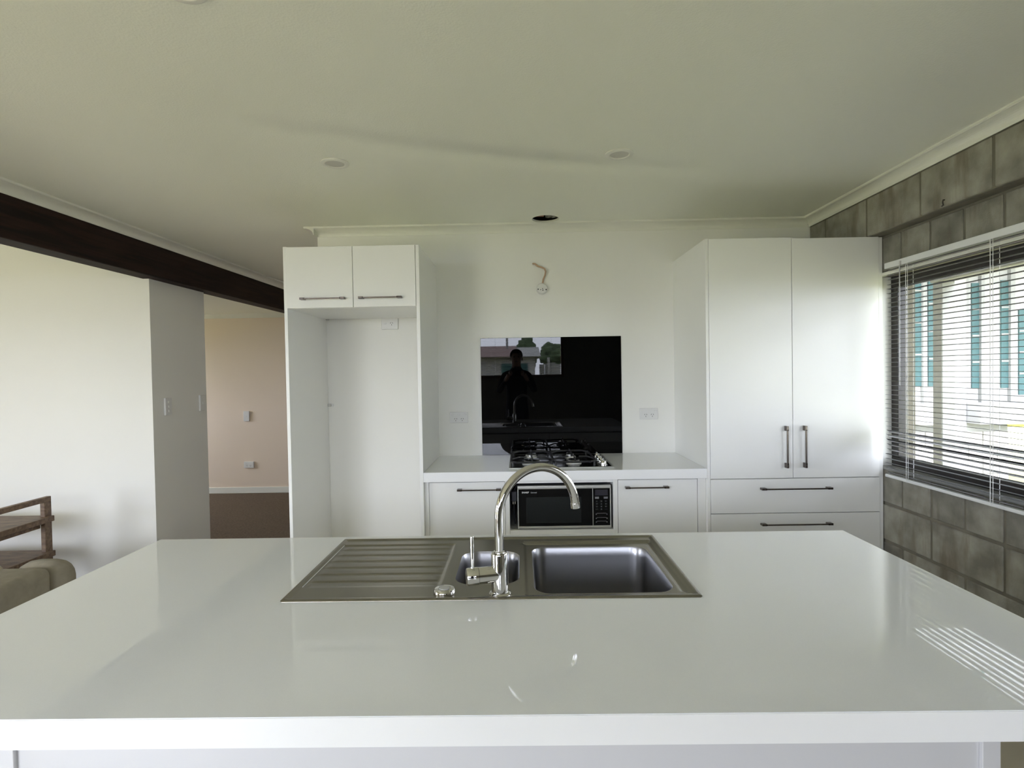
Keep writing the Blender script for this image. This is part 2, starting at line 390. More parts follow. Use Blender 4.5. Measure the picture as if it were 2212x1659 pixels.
# plaster lips round the opening
wsl = thing('window_1', 'dark framed kitchen window in the block wall', 'window', (2.02, 1.9, WZ0)); wsl['kind'] = 'structure'; del wsl['category']
box('window_sill', RW-.002, 2.13, WY0, WY1, WZ0-.012, WZ0+.004, 'ext_concrete', wsl, .003)
box('head_trim', RW-.004, RW+.03, WY0, WY1+.005, WZ1-.012, WZ1+.006, 'trim_paint', wsl, .003)
box('reveal', RW, 2.02, WY1-.008, WY1+.004, WZ0, WZ1-.012, 'trim_paint', wsl, .002)
fx0, fx1 = 2.01, 2.06
bmf = bmesh.new()
fw = .05
for a in ((WY0, WY1-.008, WZ0+.004, WZ0+.004+fw), (WY0, WY1-.008, WZ1-.012-fw-.01, WZ1-.012), (WY1-.008-fw-.005, WY1-.008, WZ0+.004+fw, WZ1-.022-fw), (WY0, WY0+fw, WZ0+.004+fw, WZ1-.022-fw), (1.83, 1.88, WZ0+.004+fw, WZ1-.022-fw)):
    add_box(bmf, fx0, fx1, a[0], a[1], a[2], a[3], .003)
finish('window_frame', bmf, 'frame_dark', wsl)
box('pane', 2.033, 2.037, WY0+.04, 1.84, WZ0+.05, WZ1-.06, 'glass', wsl)
box('pane', 2.033, 2.037, 1.87, WY1-.05, WZ0+.05, WZ1-.06, 'glass', wsl)
# ---- rear window and glazed doors
def glazing(nm, lab, axis, p, a0, a1, z0, z1, material, mull, fw=.05):
    e = thing(nm, lab, 'window', (p, (a0+a1)/2, z0) if axis == 'x' else ((a0+a1)/2, p, z0)); e['kind'] = 'structure'; del e['category']
    cells = [a0] + mull + [a1]
    def bb(name, u0, u1, w0, w1, t0, t1, mt):
        if axis == 'x': return box(name, p+t0, p+t1, u0, u1, w0, w1, mt, e, 0)
        return box(name, u0, u1, p+t0, p+t1, w0, w1, mt, e, 0)
    bb('frame_rail', a0, a1, z0, z0+fw, -.03, .03, material); bb('frame_rail', a0, a1, z1-fw, z1, -.03, .03, material)
    for k, c in enumerate(cells):
        lo = c if k == 0 else (c-fw if k == len(cells)-1 else c-fw/2)
        bb('frame_stile', lo, lo+fw, z0+fw, z1-fw, -.03, .03, material)
    for u, v in zip(cells, cells[1:]): bb('pane', u+fw*.5, v-fw*.5, z0+fw*.9, z1-fw*.9, -.002, .002, 'glass')
    return e
glazing('window_2', 'timber framed rear window', 'y', REAR-.05, -1.63, .77, 1.345, 2.15, 'frame_timber', [])
glazing('door_1', 'glazed sliding door of the living area', 'x', LW-.06, -.6, 1.2, 0.0, 2.1, 'frame_dark', [.3])
glazing('window_3', 'hallway window', 'x', LW-.06, 5.2, 6.3, .85, 1.95, 'frame_dark', [])
glazing('door_2', 'rear glazed door', 'y', REAR-.06, -3.9, -2.1, 0.0, 2.15, 'frame_dark', [-3.0])
# ---- cornices
def cove(p, sgn, w=.066, h=.052):
    """cove profile against a wall plane at coordinate p, projecting by sgn"""
    pts = [(p, CZ), (p, CZ-h), (p+sgn*.005, CZ-h), (p+sgn*.006, CZ-h+.005)]
    for k in range(1, 9):
        a = k/8*PI/2
        pts.append((p+sgn*(.006+(w-.010)*(1-math.cos(a))), CZ-h+.005+(h-.016)*math.sin(a)))
    pts += [(p+sgn*(w-.002), CZ-.009), (p+sgn*w, CZ-.009), (p+sgn*w, CZ)]
    return pts
struct(prism('trim_1', cove(BACK, -1), 'x', -1.292, RB-.02, 'trim_paint'), 'cove cornice over the back wall')
struct(prism('trim_4', cove(-1.292, -1), 'y', BACK-.066, BACK+.11, 'trim_paint'), 'cornice return at the end of the back wall')
struct(prism('trim_2', cove(RB, -1), 'y', REAR, BACK-.0, 'trim_paint'), 'cove cornice over the block wall')
# cornice and beam on the left run very slightly askew to the kitchen
def skew(o, k):
    wx = W[o.name]
    for v in o.data.vertices: v.co.x += k*(v.co.y + wx.y - 2.6)
    return o
KB = .0145
struct(skew(prism('trim_3', cove(-2.455, 1), 'y', REAR, FAR, 'trim_paint'), KB), 'cove cornice over the dark beam')
bm = bmesh.new(); add_box(bm, -2.585, -2.455, REAR, FAR, 2.120, CZ, .006, 2)
struct(skew(finish('ceiling_beam', bm, 'beam_wood'), KB), 'dark stained timber beam')
# loft seen through the duct hole
struct(box('loft_joist', HX-.2, HX-.01, HY-.03, HY+.02, CZ+.02, CZ+.16, 'hole_timber'))
bm = bmesh.new()
for k in range(7):
    x = HX+.0+k*.016
    for z in (CZ+.015, CZ+.15): bm.verts.new((x, HY+.02+.012*(k % 2) - .25*(z-CZ-.015), z))
bm.verts.ensure_lookup_table()
for k in range(6): bm.faces.new((bm.verts[2*k], bm.verts[2*k+1], bm.verts[2*k+3], bm.verts[2*k+2]))
bmesh.ops.solidify(bm, geom=bm.faces[:], thickness=.002)
struct(finish('loft_foil', bm, 'hole_foil'), 'crumpled foil in the duct hole')
struct(box('loft_dark_sheet', HX-.5, HX+.5, HY+.24, HY+.25, CZ+.02, 2.74, 'slot_dark'))  # near-black sheet stands in for the darkness inside the loft

# ------------------------------------------------------------------ island
IX0, IX1, IY0, IY1, IT = -1.198, 1.047, .8565, 1.821, .0493
SX0, SX1, SY0, SY1 = -.5764, .4221, 1.2965, 1.7902
isl = thing('island_bench', 'white kitchen island base with plain panels under the glossy worktop', 'island', (0, 1.4, 0))
box('front_panel', -1.142, .996, 1.22, 1.238, .1, .9-IT, 'island_shade_paint', isl, .001)
box('end_panel', -1.185, -1.142, 1.21, 1.80, 0, .9-IT, 'island_shade_paint', isl, .001)
box('end_panel', .996, 1.035, 1.21, 1.80, 0, .9-IT, 'island_shade_paint', isl, .001)
for k in range(3):
    d0 = -1.14 + k*.712
    dd = box('door', d0+.002, d0+.710, 1.782, 1.80, .1, .84, 'cabinet_white', isl, .001)
box('kickboard', -1.142, .996, 1.26, 1.76, 0, .1, 'cabinet_white', isl)
bm = bmesh.new()
xs = [IX0, SX0+.02, SX1-.02, IX1]; ys = [IY0, SY0+.02, SY1-.02, IY1]
vt = {}
for zi, z in enumerate((.9-IT, .9)):
    for i, x in enumerate(xs):
        for j, y in enumerate(ys): vt[i, j, zi] = bm.verts.new((x, y, z))
for i in range(3):
    for j in range(3):
        if (i, j) == (1, 1): continue
        bm.faces.new([vt[i, j, 1], vt[i+1, j, 1], vt[i+1, j+1, 1], vt[i, j+1, 1]])
        bm.faces.new([vt[i, j+1, 0], vt[i+1, j+1, 0], vt[i+1, j, 0], vt[i, j, 0]])
for i in range(3):
    bm.faces.new([vt[i, 0, 0], vt[i+1, 0, 0], vt[i+1, 0, 1], vt[i, 0, 1]]); bm.faces.new([vt[i+1, 3, 0], vt[i, 3, 0], vt[i, 3, 1], vt[i+1, 3, 1]])
    bm.faces.new([vt[0, i+1, 0], vt[0, i, 0], vt[0, i, 1], vt[0, i+1, 1]]); bm.faces.new([vt[3, i, 0], vt[3, i+1, 0], vt[3, i+1, 1], vt[3, i, 1]])
bm.faces.new([vt[1, 1, 1], vt[2, 1, 1], vt[2, 1, 0], vt[1, 1, 0]]); bm.faces.new([vt[2, 2, 1], vt[1, 2, 1], vt[1, 2, 0], vt[2, 2, 0]])
bm.faces.new([vt[1, 2, 1], vt[1, 1, 1], vt[1, 1, 0], vt[1, 2, 0]]); bm.faces.new([vt[2, 1, 1], vt[2, 2, 1], vt[2, 2, 0], vt[2, 1, 0]])
edges = [e for e in bm.edges if all((abs(v.co.x-IX0) < 1e-6 or abs(v.co.x-IX1) < 1e-6 or abs(v.co.y-IY0) < 1e-6 or abs(v.co.y-IY1) < 1e-6) for v in e.verts) and len(e.link_faces) == 2 and e.calc_face_angle() > .5]
bmesh.ops.bevel(bm, geom=edges, offset=.0022, segments=2, affect='EDGES', profile=.5)
iw = tag(finish('island_worktop', bm, 'benchtop'), 'thick glossy white worktop on the island in the foreground', 'worktop')

box('edge_band', IX0, IX1, IY0-.0012, IY0+.0002, .9-IT+.001, .8985, 'edge_band', iw)
box('edge_band', IX0-.0012, IX0+.0002, IY0, IY1, .9-IT+.001, .8985, 'edge_band', iw)
box('edge_band', IX1-.0002, IX1+.0012, IY0, IY1, .9-IT+.001, .8985, 'edge_band', iw)

# ------------------------------------------------------------------ sink
sink = thing('kitchen_sink', 'stainless steel one and a half bowl sink with ribbed drainer', 'sink', (-.08, 1.54, .9))
def rrect(x0, x1, y0, y1, r, n=8):
    pts = []
    for cx, cy, a0 in ((x1-r, y1-r, 0), (x0+r, y1-r, 90), (x0+r, y0+r, 180), (x1-r, y0+r, 270)):
        for k in range(n+1):
            a = math.radians(a0 + 90*k/n); pts.append((cx+r*math.cos(a), cy+r*math.sin(a)))
    return pts
MB = (.028, .372, 1.335, 1.695); SB = (-.175, -.008, 1.392, 1.652)
loops = [rrect(*MB, .045), rrect(*SB, .05)]
def sstep(a, b, x):
    t = max(0, min(1, (x-a)/(b-a))); return t*t*(3-2*t)
def deck(x, y):
    e = min(x-SX0, SX1-x, y-SY0, SY1-y)
    z = .9005 + .0035*sstep(0, .004, e) - .0035*sstep(.010, .020, e)
    # ribbed drainer, sunk below the rim
    dx = min(x+.562, -.205-x); dy = min(y-1.385, 1.735-y)
    dr = sstep(0, .012, min(dx, dy))
    if dr > 0:
        z -= .0035*dr
        ph = (y-1.395)/.052
        z += dr*sstep(0, .03, dx)*.0022*min(1, 2.2*(.5+.5*math.cos(2*PI*ph)))*(1 if 1.39 < y < 1.72 else 0)
    # stepped ledge round the large bowl
    ex = min(x-.004, .402-x); ey = min(y-1.318, 1.745-y)
    led = sstep(0, .010, min(ex, ey)); z -= .003*led
    # channel on the back and right of the large bowl
    if x > .004:
        ch = 1-abs((y-1.722)/.012) if x < .39 else 0
        cr = 1-abs((x-.389)/.010) if 1.34 < y < 1.73 else 0
        z -= .0025*sstep(0, 1, max(ch, cr, 0))
    return z
pts = []; edges = []
def add_loop(lp):
    s = len(pts); pts.extend(lp); k = len(lp); edges.extend((s+i, s+(i+1) % k) for i in range(k))
add_loop(rrect(SX0, SX1, SY0, SY1, .008, 4)); NB = len(pts)
for lp in loops: add_loop(lp)
NL = len(pts)
def inside(p, bx, g): return bx[0]-g < p[0] < bx[1]+g and bx[2]-g < p[1] < bx[3]+g
def extra():
    xs = []; x = SX0+.003
    while x < SX1-.002: xs.append(x); x += .0035 if (x < SX0+.024 or x > SX1-.05 or abs(x+.56) < .03 or abs(x+.2) < .03 or abs(x-.008) < .012) else .010
    ys = []; y = SY0+.002
    while y < SY1-.0015: ys.append(y); y += .0032
    for x in xs:
        for y in ys:
            if any(inside((x, y), b, .0015) for b in (MB, SB)): continue
            yield (x, y)
pts.extend(extra())
r = geometry.delaunay_2d_cdt([Vector(p) for p in pts], edges, [], 0, 1e-6)
bm = bmesh.new(); vs = [bm.verts.new((v.x, v.y, deck(v.x, v.y))) for v in r[0]]
def in_poly(p, lp):
    c = False; k = len(lp)
    for i in range(k):
        a, b_ = lp[i], lp[i-1]
        if (a[1] > p[1]) != (b_[1] > p[1]) and p[0] < (b_[0]-a[0])*(p[1]-a[1])/(b_[1]-a[1])+a[0]: c = not c
    return c
for f in r[2]:
    cx = sum(r[0][i].x for i in f)/3; cy = sum(r[0][i].y for i in f)/3
    if any(in_poly((cx, cy), lp) for lp in loops): continue
    try: bm.faces.new([vs[i] for i in f])
    except ValueError: pass
bmesh.ops.recalc_face_normals(bm, faces=bm.faces)
if sum(f.normal.z for f in bm.faces) < 0: bmesh.ops.reverse_faces(bm, faces=bm.faces[:])
ol = [e for e in bm.edges if len(e.link_faces) == 1 and all(min(v.co.x-SX0, SX1-v.co.x, v.co.y-SY0, SY1-v.co.y) < 1e-3 for v in e.verts)]
ex = bmesh.ops.extrude_edge_only(bm, edges=ol)
for v in ex['geom']:
    if isinstance(v, bmesh.types.BMVert): v.co.z = .8995
finish('drainer_deck', bm, 'steel', sink, smooth=True, recalc=False)
def bowl(bx, rr, depth, nm):
    bm = bmesh.new(); cx, cy = (bx[0]+bx[1])/2, (bx[2]+bx[3])/2; rings = []
    prof = [(0, 0), (.001, -.002), (.003, -.006), (.006, -.03), (.010, -depth+.03), (.014, -depth+.015), (.024, -depth+.005), (.040, -depth)]
    for ins, dz in prof:
        lp = rrect(bx[0]+ins, bx[1]-ins, bx[2]+ins, bx[3]-ins, max(rr-ins*.4, .01))
        zs = [deck(*p) if dz == 0 else .8995+dz for p in lp]
        rings.append([bm.verts.new((p[0], p[1], z)) for p, z in zip(lp, zs)])
    k = len(rings[0])
    for a, b_ in zip(rings, rings[1:]):
        for i in range(k): f = bm.faces.new((a[i], a[(i+1) % k], b_[(i+1) % k], b_[i])); f.smooth = True
    bm.faces.new(rings[-1])
    bmesh.ops.recalc_face_normals(bm, faces=bm.faces); 
    if bm.faces[-1].normal.z < 0: bmesh.ops.reverse_faces(bm, faces=bm.faces[:])
    o = finish(nm, bm, 'bowl_steel', sink, recalc=False)
    lathe('drain', cx, cy, [(.001, .9-depth+.004), (.02, .9-depth+.003), (.030, .9-depth+.004), (.036, .9-depth+.001)], 'chrome', o, 24)
    return o
bowl(MB, .045, .17, 'bowl'); bowl(SB, .05, .11, 'half_bowl')
kn = lathe('pop_up_knob', -.191, 1.347, [(.027, .9006), (.027, .905), (.024, .909), (.016, .910), (.014, .908), (.0, .908)], 'chrome', sink, 32)
lathe('knob_centre', -.191, 1.347, [(.0128, .908), (.0128, .911), (0, .9115)], 'plastic_grey', kn, 24)

# ------------------------------------------------------------------ mixer tap
TX, TY = -.055, 1.332
tap = thing('mixer_tap', 'tall chrome gooseneck mixer tap standing at the sink', 'tap', (TX, TY, .9005))
lathe('base_ring', TX, TY, [(.0265, .9005), (.0265, .903), (.024, .906), (.0205, .907)], 'chrome', tap, 40)
lathe('tap_body', TX, TY, [(.0203, .905), (.0203, .997), (.019, 1.000), (.013, 1.0005)], 'chrome', tap, 40)
lathe('collar', TX, TY, [(.0135, 1.000), (.0135, 1.004), (.0118, 1.005)], 'chrome', tap, 32)
R_, th, z0 = .1125, math.radians(30), 1.0825
path = [(TX, TY, z) for z in (1.003, 1.03, 1.06)]
for k in range(37):
    a = PI - math.radians(176)*k/36; h = R_+R_*math.cos(a)
    path.append((TX+h*math.cos(th), TY+h*math.sin(th), z0+R_*math.sin(a)))
sp = tube('spout', path, .0108, 'chrome', tap, 24)
e1, e0 = Vector(path[-1]), Vector(path[-2]); dd = (e1-e0).normalized()
tube('aerator', [e1-dd*.001, e1+dd*.012], .0118, 'chrome', sp, 24)
bv = Vector((-.97, -.24, 0)).normalized(); c0 = Vector((TX, TY, .949))
lv = tube('mixer_barrel', [c0+bv*.005, c0+bv*.052], .0196, 'chrome', tap, 36)
lv2 = tube('lever_cap', [c0+bv*.0528, c0+bv*.078, c0+bv*.0805], [.0204, .0204, .019], 'chrome', tap, 36)
q = c0+bv*.066
tube('lever', [q+Vector((0, 0, .015)), q+Vector((0, 0, .094)), q+Vector((0, 0, .096))], [.0042, .0042, .0034], 'chrome', lv2, 16)

# ------------------------------------------------------------------ cabinets
def bar_handle(parent, x0, x1, z0, z1, yf, vertical=False):
    """flat bar handle with block feet, standing off the door at y = yf"""
    bm = bmesh.new()
    if not vertical:
        zc = (z0+z1)/2
        add_box(bm, x0, x0+.026, yf-.030, yf, zc-.0055, zc+.0055, .001); add_box(bm, x1-.026, x1, yf-.030, yf, zc-.0055, zc+.0055, .001)
        add_box(bm, x0+.02, x1-.02, yf-.030, yf-.022, zc-.004, zc+.003, .001)
    else:
        xc = (x0+x1)/2
        add_box(bm, xc-.0055, xc+.0055, yf-.030, yf, z0, z0+.026, .001); add_box(bm, xc-.0055, xc+.0055, yf-.030, yf, z1-.026, z1, .001)
        add_box(bm, xc-.004, xc+.004, yf-.030, yf-.022, z0+.02, z1-.02, .001)
    return finish('handle', bm, 'handle_metal', parent)
FY = 2.995
fr = thing('fridge_cabinet', 'tall white open fridge surround with two small cupboards on top', 'cabinet', (-.9, 3.3, 0))
box('side_panel', -1.264, -1.246, FY+.008, BACK-.001, 0, 2.133, 'cabinet_white', fr, .001)
box('side_panel', -.5465, -.5275, FY+.002, BACK-.001, 0, 2.131, 'cabinet_white', fr, .001)
box('overhead_box', -1.246, -.5465, FY+.020, BACK-.001, 1.800, 2.128, 'cabinet_white', fr)
for a, b_, hx in ((-1.2445, -.8875, (-1.167, -.927)), (-.8845, -.5485, (-.852, -.620))):
    d_ = box('door', a, b_, FY, FY+.018, 1.801, 2.129, 'cabinet_white', fr, .001)
    bar_handle(d_, hx[0], hx[1], 1.843, 1.854, FY)
for z in (1.795, 1.234):
    br = box('bracket', -1.246, -1.226, BACK-.02, BACK-.001, z, z+.018, 'plastic_grey', fr, .002)
lathe('screw_cap', -1.219, 1.243, [(.009, 0), (.009, .003), (.007, .005), (0, .005)], 'plastic_white', fr, 16, 'y', BACK-.0005)
pan = thing('pantry_cabinet', 'tall white pantry with two doors above wide drawers', 'cabinet', (1.47, 3.3, 0))
box('side_panel', 1.002, 1.018, FY+.001, BACK-.001, 0, 2.129, 'cabinet_white', pan, .001)
box('side_panel', 1.921, 1.9405, FY+.003, BACK-.001, 0, 2.119, 'cabinet_white', pan, .001)
box('carcass', 1.018, 1.921, FY+.022, BACK-.001, .08, 2.119, 'cabinet_white', pan)
for a, b_, hx in ((1.0195, 1.4585, 1.4195), (1.4615, 1.9195, 1.5175)):
    d_ = box('door', a, b_, FY, FY+.018, .8435, 2.127 if a < 1.2 else 2.121, 'cabinet_white', pan, .001)
    bar_handle(d_, hx-.006, hx+.006, .900, 1.124, FY, True)
for z0_, z1_, hz in ((.656, .8395, .789), (.400, .6525, .598), (.085, .3965, .34)):
    d_ = box('drawer', 1.0195, 1.9195, FY, FY+.018, z0_, z1_, 'cabinet_white', pan, .001)
    bar_handle(d_, 1.282, 1.657, hz-.005, hz+.005, FY)
box('kickboard', 1.018, 1.921, FY+.06, FY+.075, 0, .08, 'cabinet_white', pan)
bc = thing('base_cabinet', 'white base cabinet run with handled doors flanking the microwave niche', 'cabinet', (.22, 3.3, 0))
BY = 3.022
BZ = .9-.0529
box('filler', -.5275, -.5035, BY, BACK-.001, 0, BZ, 'cabinet_white', bc, .001)
box('filler', .958, 1.0015, BY, BACK-.001, 0, BZ, 'cabinet_white', bc, .001)
box('carcass', -.5035, -.064, BY+.02, BACK-.001, .1, BZ-.001, 'cabinet_white', bc)
box('carcass', .501, .958, BY+.02, BACK-.001, .1, BZ-.001, 'cabinet_white', bc)
for a, b_, hx in ((-.5015, -.0885, (-.347, -.109)), (.5265, .9555, (.563, .797))):
    d_ = box('door', a, b_, BY, BY+.018, .102, BZ-.007, 'cabinet_white', bc, .001)
    bar_handle(d_, hx[0], hx[1], .796, .807, BY)
box('niche_stile', -.0865, -.0635, BY, BY+.02, .1, BZ, 'cabinet_white', bc, .001)
box('niche_stile', .5005, .5245, BY, BY+.02, .1, BZ, 'cabinet_white', bc, .001)
box('niche_shelf', -.0635, .5005, BY+.002, BACK-.03, .548, .572, 'cabinet_white', bc, .001)
box('drawer', -.0615, .4985, BY, BY+.018, .102, .545, 'cabinet_white', bc, .001)
box('niche_top', -.0635, .5005, BY+.004, BACK-.03, BZ-.018, BZ-.001, 'cabinet_white', bc)
box('niche_shade_panel', -.0635, .5005, BACK-.03, BACK-.02, .1, BZ-.018, 'slot_dark', bc)  # painted near black in place of the shade deep in the niche
bw = tag(box('back_worktop', -.5272, 1.0017, 2.997, BACK-.0005, BZ, .9, 'benchtop', None, .0022, 2), 'glossy white worktop along the back wall under the hob', 'worktop')
box('edge_band', -.5268, 1.0013, 2.9958, 2.9972, BZ+.001, .8985, 'edge_band', bw)

# ------------------------------------------------------------------ microwave
mw = thing('microwave', 'black and silver microwave oven in the niche below the hob', 'microwave', (.235, 3.25, .572))
MY = 3.035
box('body', -.013, .487, MY+.03, MY+.40, .585, .808, 'microwave_body', mw, .006, 2)
for x in (.04, .43):
    for y in (MY+.06, MY+.36): lathe('foot', x, y, [(.012, .572), (.014, .586)], 'microwave_body', mw, 12)
bm = bmesh.new()
add_box(bm, -.0205, .491, MY, MY+.032, .793, .812, .005, 3); add_box(bm, -.0205, .491, MY, MY+.032, .576, .590, .004, 2)
add_box(bm, -.0205, -.0145, MY, MY+.032, .588, .795, .002); add_box(bm, .485, .491, MY, MY+.032, .588, .795, .002)
add_box(bm, .3895, .3925, MY+.001, MY+.03, .588, .795)
finish('front_frame', bm, 'microwave_silver', mw)
md = box('door', -.0145, .3895, MY+.004, MY+.03, .589, .794, 'microwave_black', mw, .001)
box('door_window', .026, .328, MY+.0025, MY+.006, .606, .749, 'microwave_window', md, .001)
cp = box('control_panel', .3925, .485, MY+.004, MY+.03, .589, .794, 'microwave_black', mw, .001)
box('display', .404, .474, MY+.003, MY+.006, .754, .786, 'display', cp, .0005)
def text(name, body, size, x, y, z, parent, material, bold=0.0, sx=1.0):
    c = bpy.data.curves.new(name, 'FONT'); c.body = body; c.size = size; c.extrude = .0002; c.offset = bold
    c.align_x = 'LEFT'
    t_ = bpy.data.objects.new('lettering_curve', c); COL.objects.link(t_)
    me = bpy.data.meshes.new_from_object(t_.evaluated_get(bpy.context.evaluated_depsgraph_get())); bpy.data.objects.remove(t_)
    me.materials.clear(); me.materials.append(M[material])
    o = bpy.data.objects.new(name, me); COL.objects.link(o); o.parent = parent
    W[o.name] = Vector((x, y, z)); o.location = Vector((x, y, z)) - W[parent.name]; o.rotation_euler = (PI/2, 0, 0); o.scale = (sx, 1, 1)
    return o
text('lettering', 'SHARP', .0125, .003, MY+.0036, .7715, md, 'print_white', .0004, 1.05)
text('lettering', 'Carousel', .0090, .052, MY+.0036, .772, md, 'print_white', 0, 1.0)
for i in range(3):
    for j in range(4):
        x = .411 + i*.0245; z = .722 - j*.0145
        lab = ['1', '2', '3', '4', '5', '6', '7', '8', '9', '', '0', ''][j*3+i]
        b_ = box('button', x-.006, x+.010, MY+.0030, MY+.0046, z-.0045, z+.0055, 'microwave_window', cp)
        if lab: text('digit', lab, .0095, x-.0008, MY+.0028, z-.003, cp, 'print_grey')
for x in (.403, .451):
    box('button', x, x+.022, MY+.0028, MY+.0045, .736, .747, 'print_grey', cp, .0005)
for z in (.655, .632, .612):
    bm = bmesh.new(); add_box(bm, .412, .464, MY+.0028, MY+.0045, z, z+.002); add_box(bm, .406, .412, MY+.0028, MY+.0045, z-.006, z-.001); add_box(bm, .464, .470, MY+.0028, MY+.0045, z-.006, z-.001)
    finish('button', bm, 'print_grey', cp)
pc = tube('power_cord', [(-.036, MY+.10, .572+.006), (-.042, MY+.09, .65), (-.040, MY+.08, .74), (-.036, MY+.09, .775), (-.015, MY+.14, .812), (.04, MY+.2, .8165), (.15, MY+.24, .8165), (.26, MY+.26, .8165)], .0035, 'microwave_body', mw, 10)
box('plug', -.055, -.024, MY+.05, MY+.10, .715, .772, 'microwave_body', pc, .006, 2)
box('plug_pin', -.048, -.044, MY+.06, MY+.066, .700, .716, 'chrome', pc)
box('plug_pin', -.036, -.032, MY+.06, MY+.066, .700, .716, 'chrome', pc)

# ------------------------------------------------------------------ gas hob
CX0, CX1, CY0, CY1 = -.0655, .5155, 3.067, 3.562
hob = thing('gas_hob', 'black four burner gas hob with steel rim and cast iron trivets', 'hob', (.225, 3.31, .9))
box('rim', CX0, CX1, CY0, CY1, .9003, .906, 'microwave_silver', hob, .002, 2)
box('hob_plate', CX0+.012, CX1-.012, CY0+.012, CY1-.010, .905, .9075, 'black_enamel', hob, .001)
def burner(x, y, r):
    b_ = lathe('burner', x, y, [(r+.012, .9075), (r+.010, .914), (r, .916), (r, .926), (r-.004, .928), (0, .928)], 'microwave_silver', hob, 28)
    lathe('burner_cap', x, y, [(r-.003, .928), (r-.001, .930), (r-.003, .934), (0, .936)], 'black_enamel', b_, 28)
burner(.065, 3.195, .045); burner(.305, 3.195, .033); burner(.065, 3.43, .033); burner(.305, 3.43, .024)
tube('spark_electrode', [(.115, 3.165, .907), (.115, 3.165, .926)], .003, 'plastic_white', hob, 8)
def trivet(cx):
    bm = bmesh.new(); t = .0045
    x0, x1, y0, y1 = cx-.118, cx+.118, 3.092, 3.535
    c = .035
    ring = [(x0+c, y0), (x1-c, y0), (x1, y0+c), (x1, y1-c), (x1-c, y1), (x0+c, y1), (x0, y1-c), (x0, y0+c)]
    for a, b_ in zip(ring, ring[1:]+ring[:1]): add_tube(bm, [(*a, .932), (*b_, .932)], .0062, 6)
    for by in (3.195, 3.43):
        for ang in (0, 90, 180, 270):
            dx, dy = math.cos(math.radians(ang)), math.sin(math.radians(ang))
            lim = .118 if ang in (0, 180) else (.103 if (ang == 270) == (by < 3.3) else .118)
            add_tube(bm, [(cx+dx*.03, by+dy*.03, .946), (cx+dx*.075, by+dy*.075, .946), (cx+dx*lim, by+dy*lim, .932)], .0052, 6)
    for (fx, fy) in ((x0+.01, y0+.02), (x1-.01, y0+.02), (x0+.01, y1-.02), (x1-.01, y1-.02)): add_tube(bm, [(fx, fy, .9075), (fx, fy, .932)], .006, 6)
    finish('trivet', bm, 'cast_iron', hob)
trivet(.065); trivet(.305)
for k in range(4):
    y = 3.13 + k*.092
    kb = lathe('knob', .466, y, [(.022, .9075), (.022, .911), (.017, .913), (.0155, .930), (.014, .932), (0, .932)], 'chrome', hob, 24)
    box('knob_grip', .462, .470, y-.015, y+.015, .931, .939, 'microwave_silver', kb, .002)
tag(box('splashback', -.2473, .6604, BACK-.007, BACK-.0003, .9005, 1.6588, 'black_glass', None, .001), 'black glass splashback on the wall behind the hob', 'splashback')

# ------------------------------------------------------------------ sockets, switches
def plate_y(name, label, cat, xc, zc, w, h, base, switches, outlets, group=None, t=.010):
    e = thing(name, label, cat, (xc, base, zc-h/2), group)
    p_ = box('plate', xc-w/2, xc+w/2, base-t, base-.0003, zc-h/2, zc+h/2, 'plastic_white', e, .003, 2)
    for sx_, sz_ in switches: box('rocker', xc+sx_-.0075, xc+sx_+.0075, base-t-.003, base-t+.001, zc+sz_-.005, zc+sz_+.005, 'plastic_white', e, .001)
    for ox, oz in outlets:
        for dx, dz, rot in ((-.0065, .004, 30), (.0065, .004, -30), (0, -.008, 0)):
            bm = bmesh.new(); add_box(bm, -.0012, .0012, -.0006, .0006, -.0042, .0042)
            bmesh.ops.rotate(bm, verts=bm.verts, cent=(0, 0, 0), matrix=Matrix.Rotation(math.radians(rot), 3, 'Y'))
            bmesh.ops.translate(bm, verts=bm.verts, vec=(xc+ox+dx, base-t, zc+oz+dz)); finish('pin_slot', bm, 'slot_dark', e)
    return e
plate_y('power_socket', 'white double power socket with three switches left of the splashback', 'socket', -.396, 1.149, .119, .071, BACK, [(-.040, .018), (0, .018), (.040, .018)], [(-.02, -.012), (.022, -.012)], 'wall sockets')
plate_y('power_socket', 'white double power socket with two switches right of the splashback', 'socket', .8335, 1.153, .117, .073, BACK, [(-.043, .020), (.043, .020)], [(-.02, -.008), (.022, -.008)], 'wall sockets')
plate_y('power_socket', 'white single power socket high up inside the fridge alcove', 'socket', -.832, 1.765, .107, .075, BACK, [(-.03, .0)], [(.012, .0)], 'wall sockets', .012)
plate_y('light_switch', 'small upright wall plate with a centre button on the hallway wall', 'switch', -3.375, .955, .072, .124, FAR, [(0, 0)], [], 'switches', .02)
plate_y('power_socket', 'white double socket low on the hallway wall above the baseboard', 'socket', -3.36, .353, .122, .078, FAR, [(-.043, .02), (.043, .02)], [(-.02, -.01), (.02, -.01)], 'wall sockets', .02)
def plate_x(label, yc, zc, n, t):
    e = thing('light_switch', label, 'switch', (-2.52, yc, zc-.06), 'switches')
    box('plate', -2.5197, -2.52+t, yc-.037, yc+.037, zc-.062, zc+.062, 'plastic_white', e, .003, 2)
    for k in range(n):
        z = zc + (k-(n-1)/2)*.032
        box('rocker', -2.52+t-.001, -2.52+t+.003, yc-.006, yc+.006, z-.008, z+.008, 'plastic_white', e, .001)
plate_x('upright white switch plate with three rockers nearest the living wall corner', 3.945, 1.235, 3, .014)
plate_x('upright white switch plate with one rocker at the passage end of the return wall', 4.375, 1.238, 1, .014)

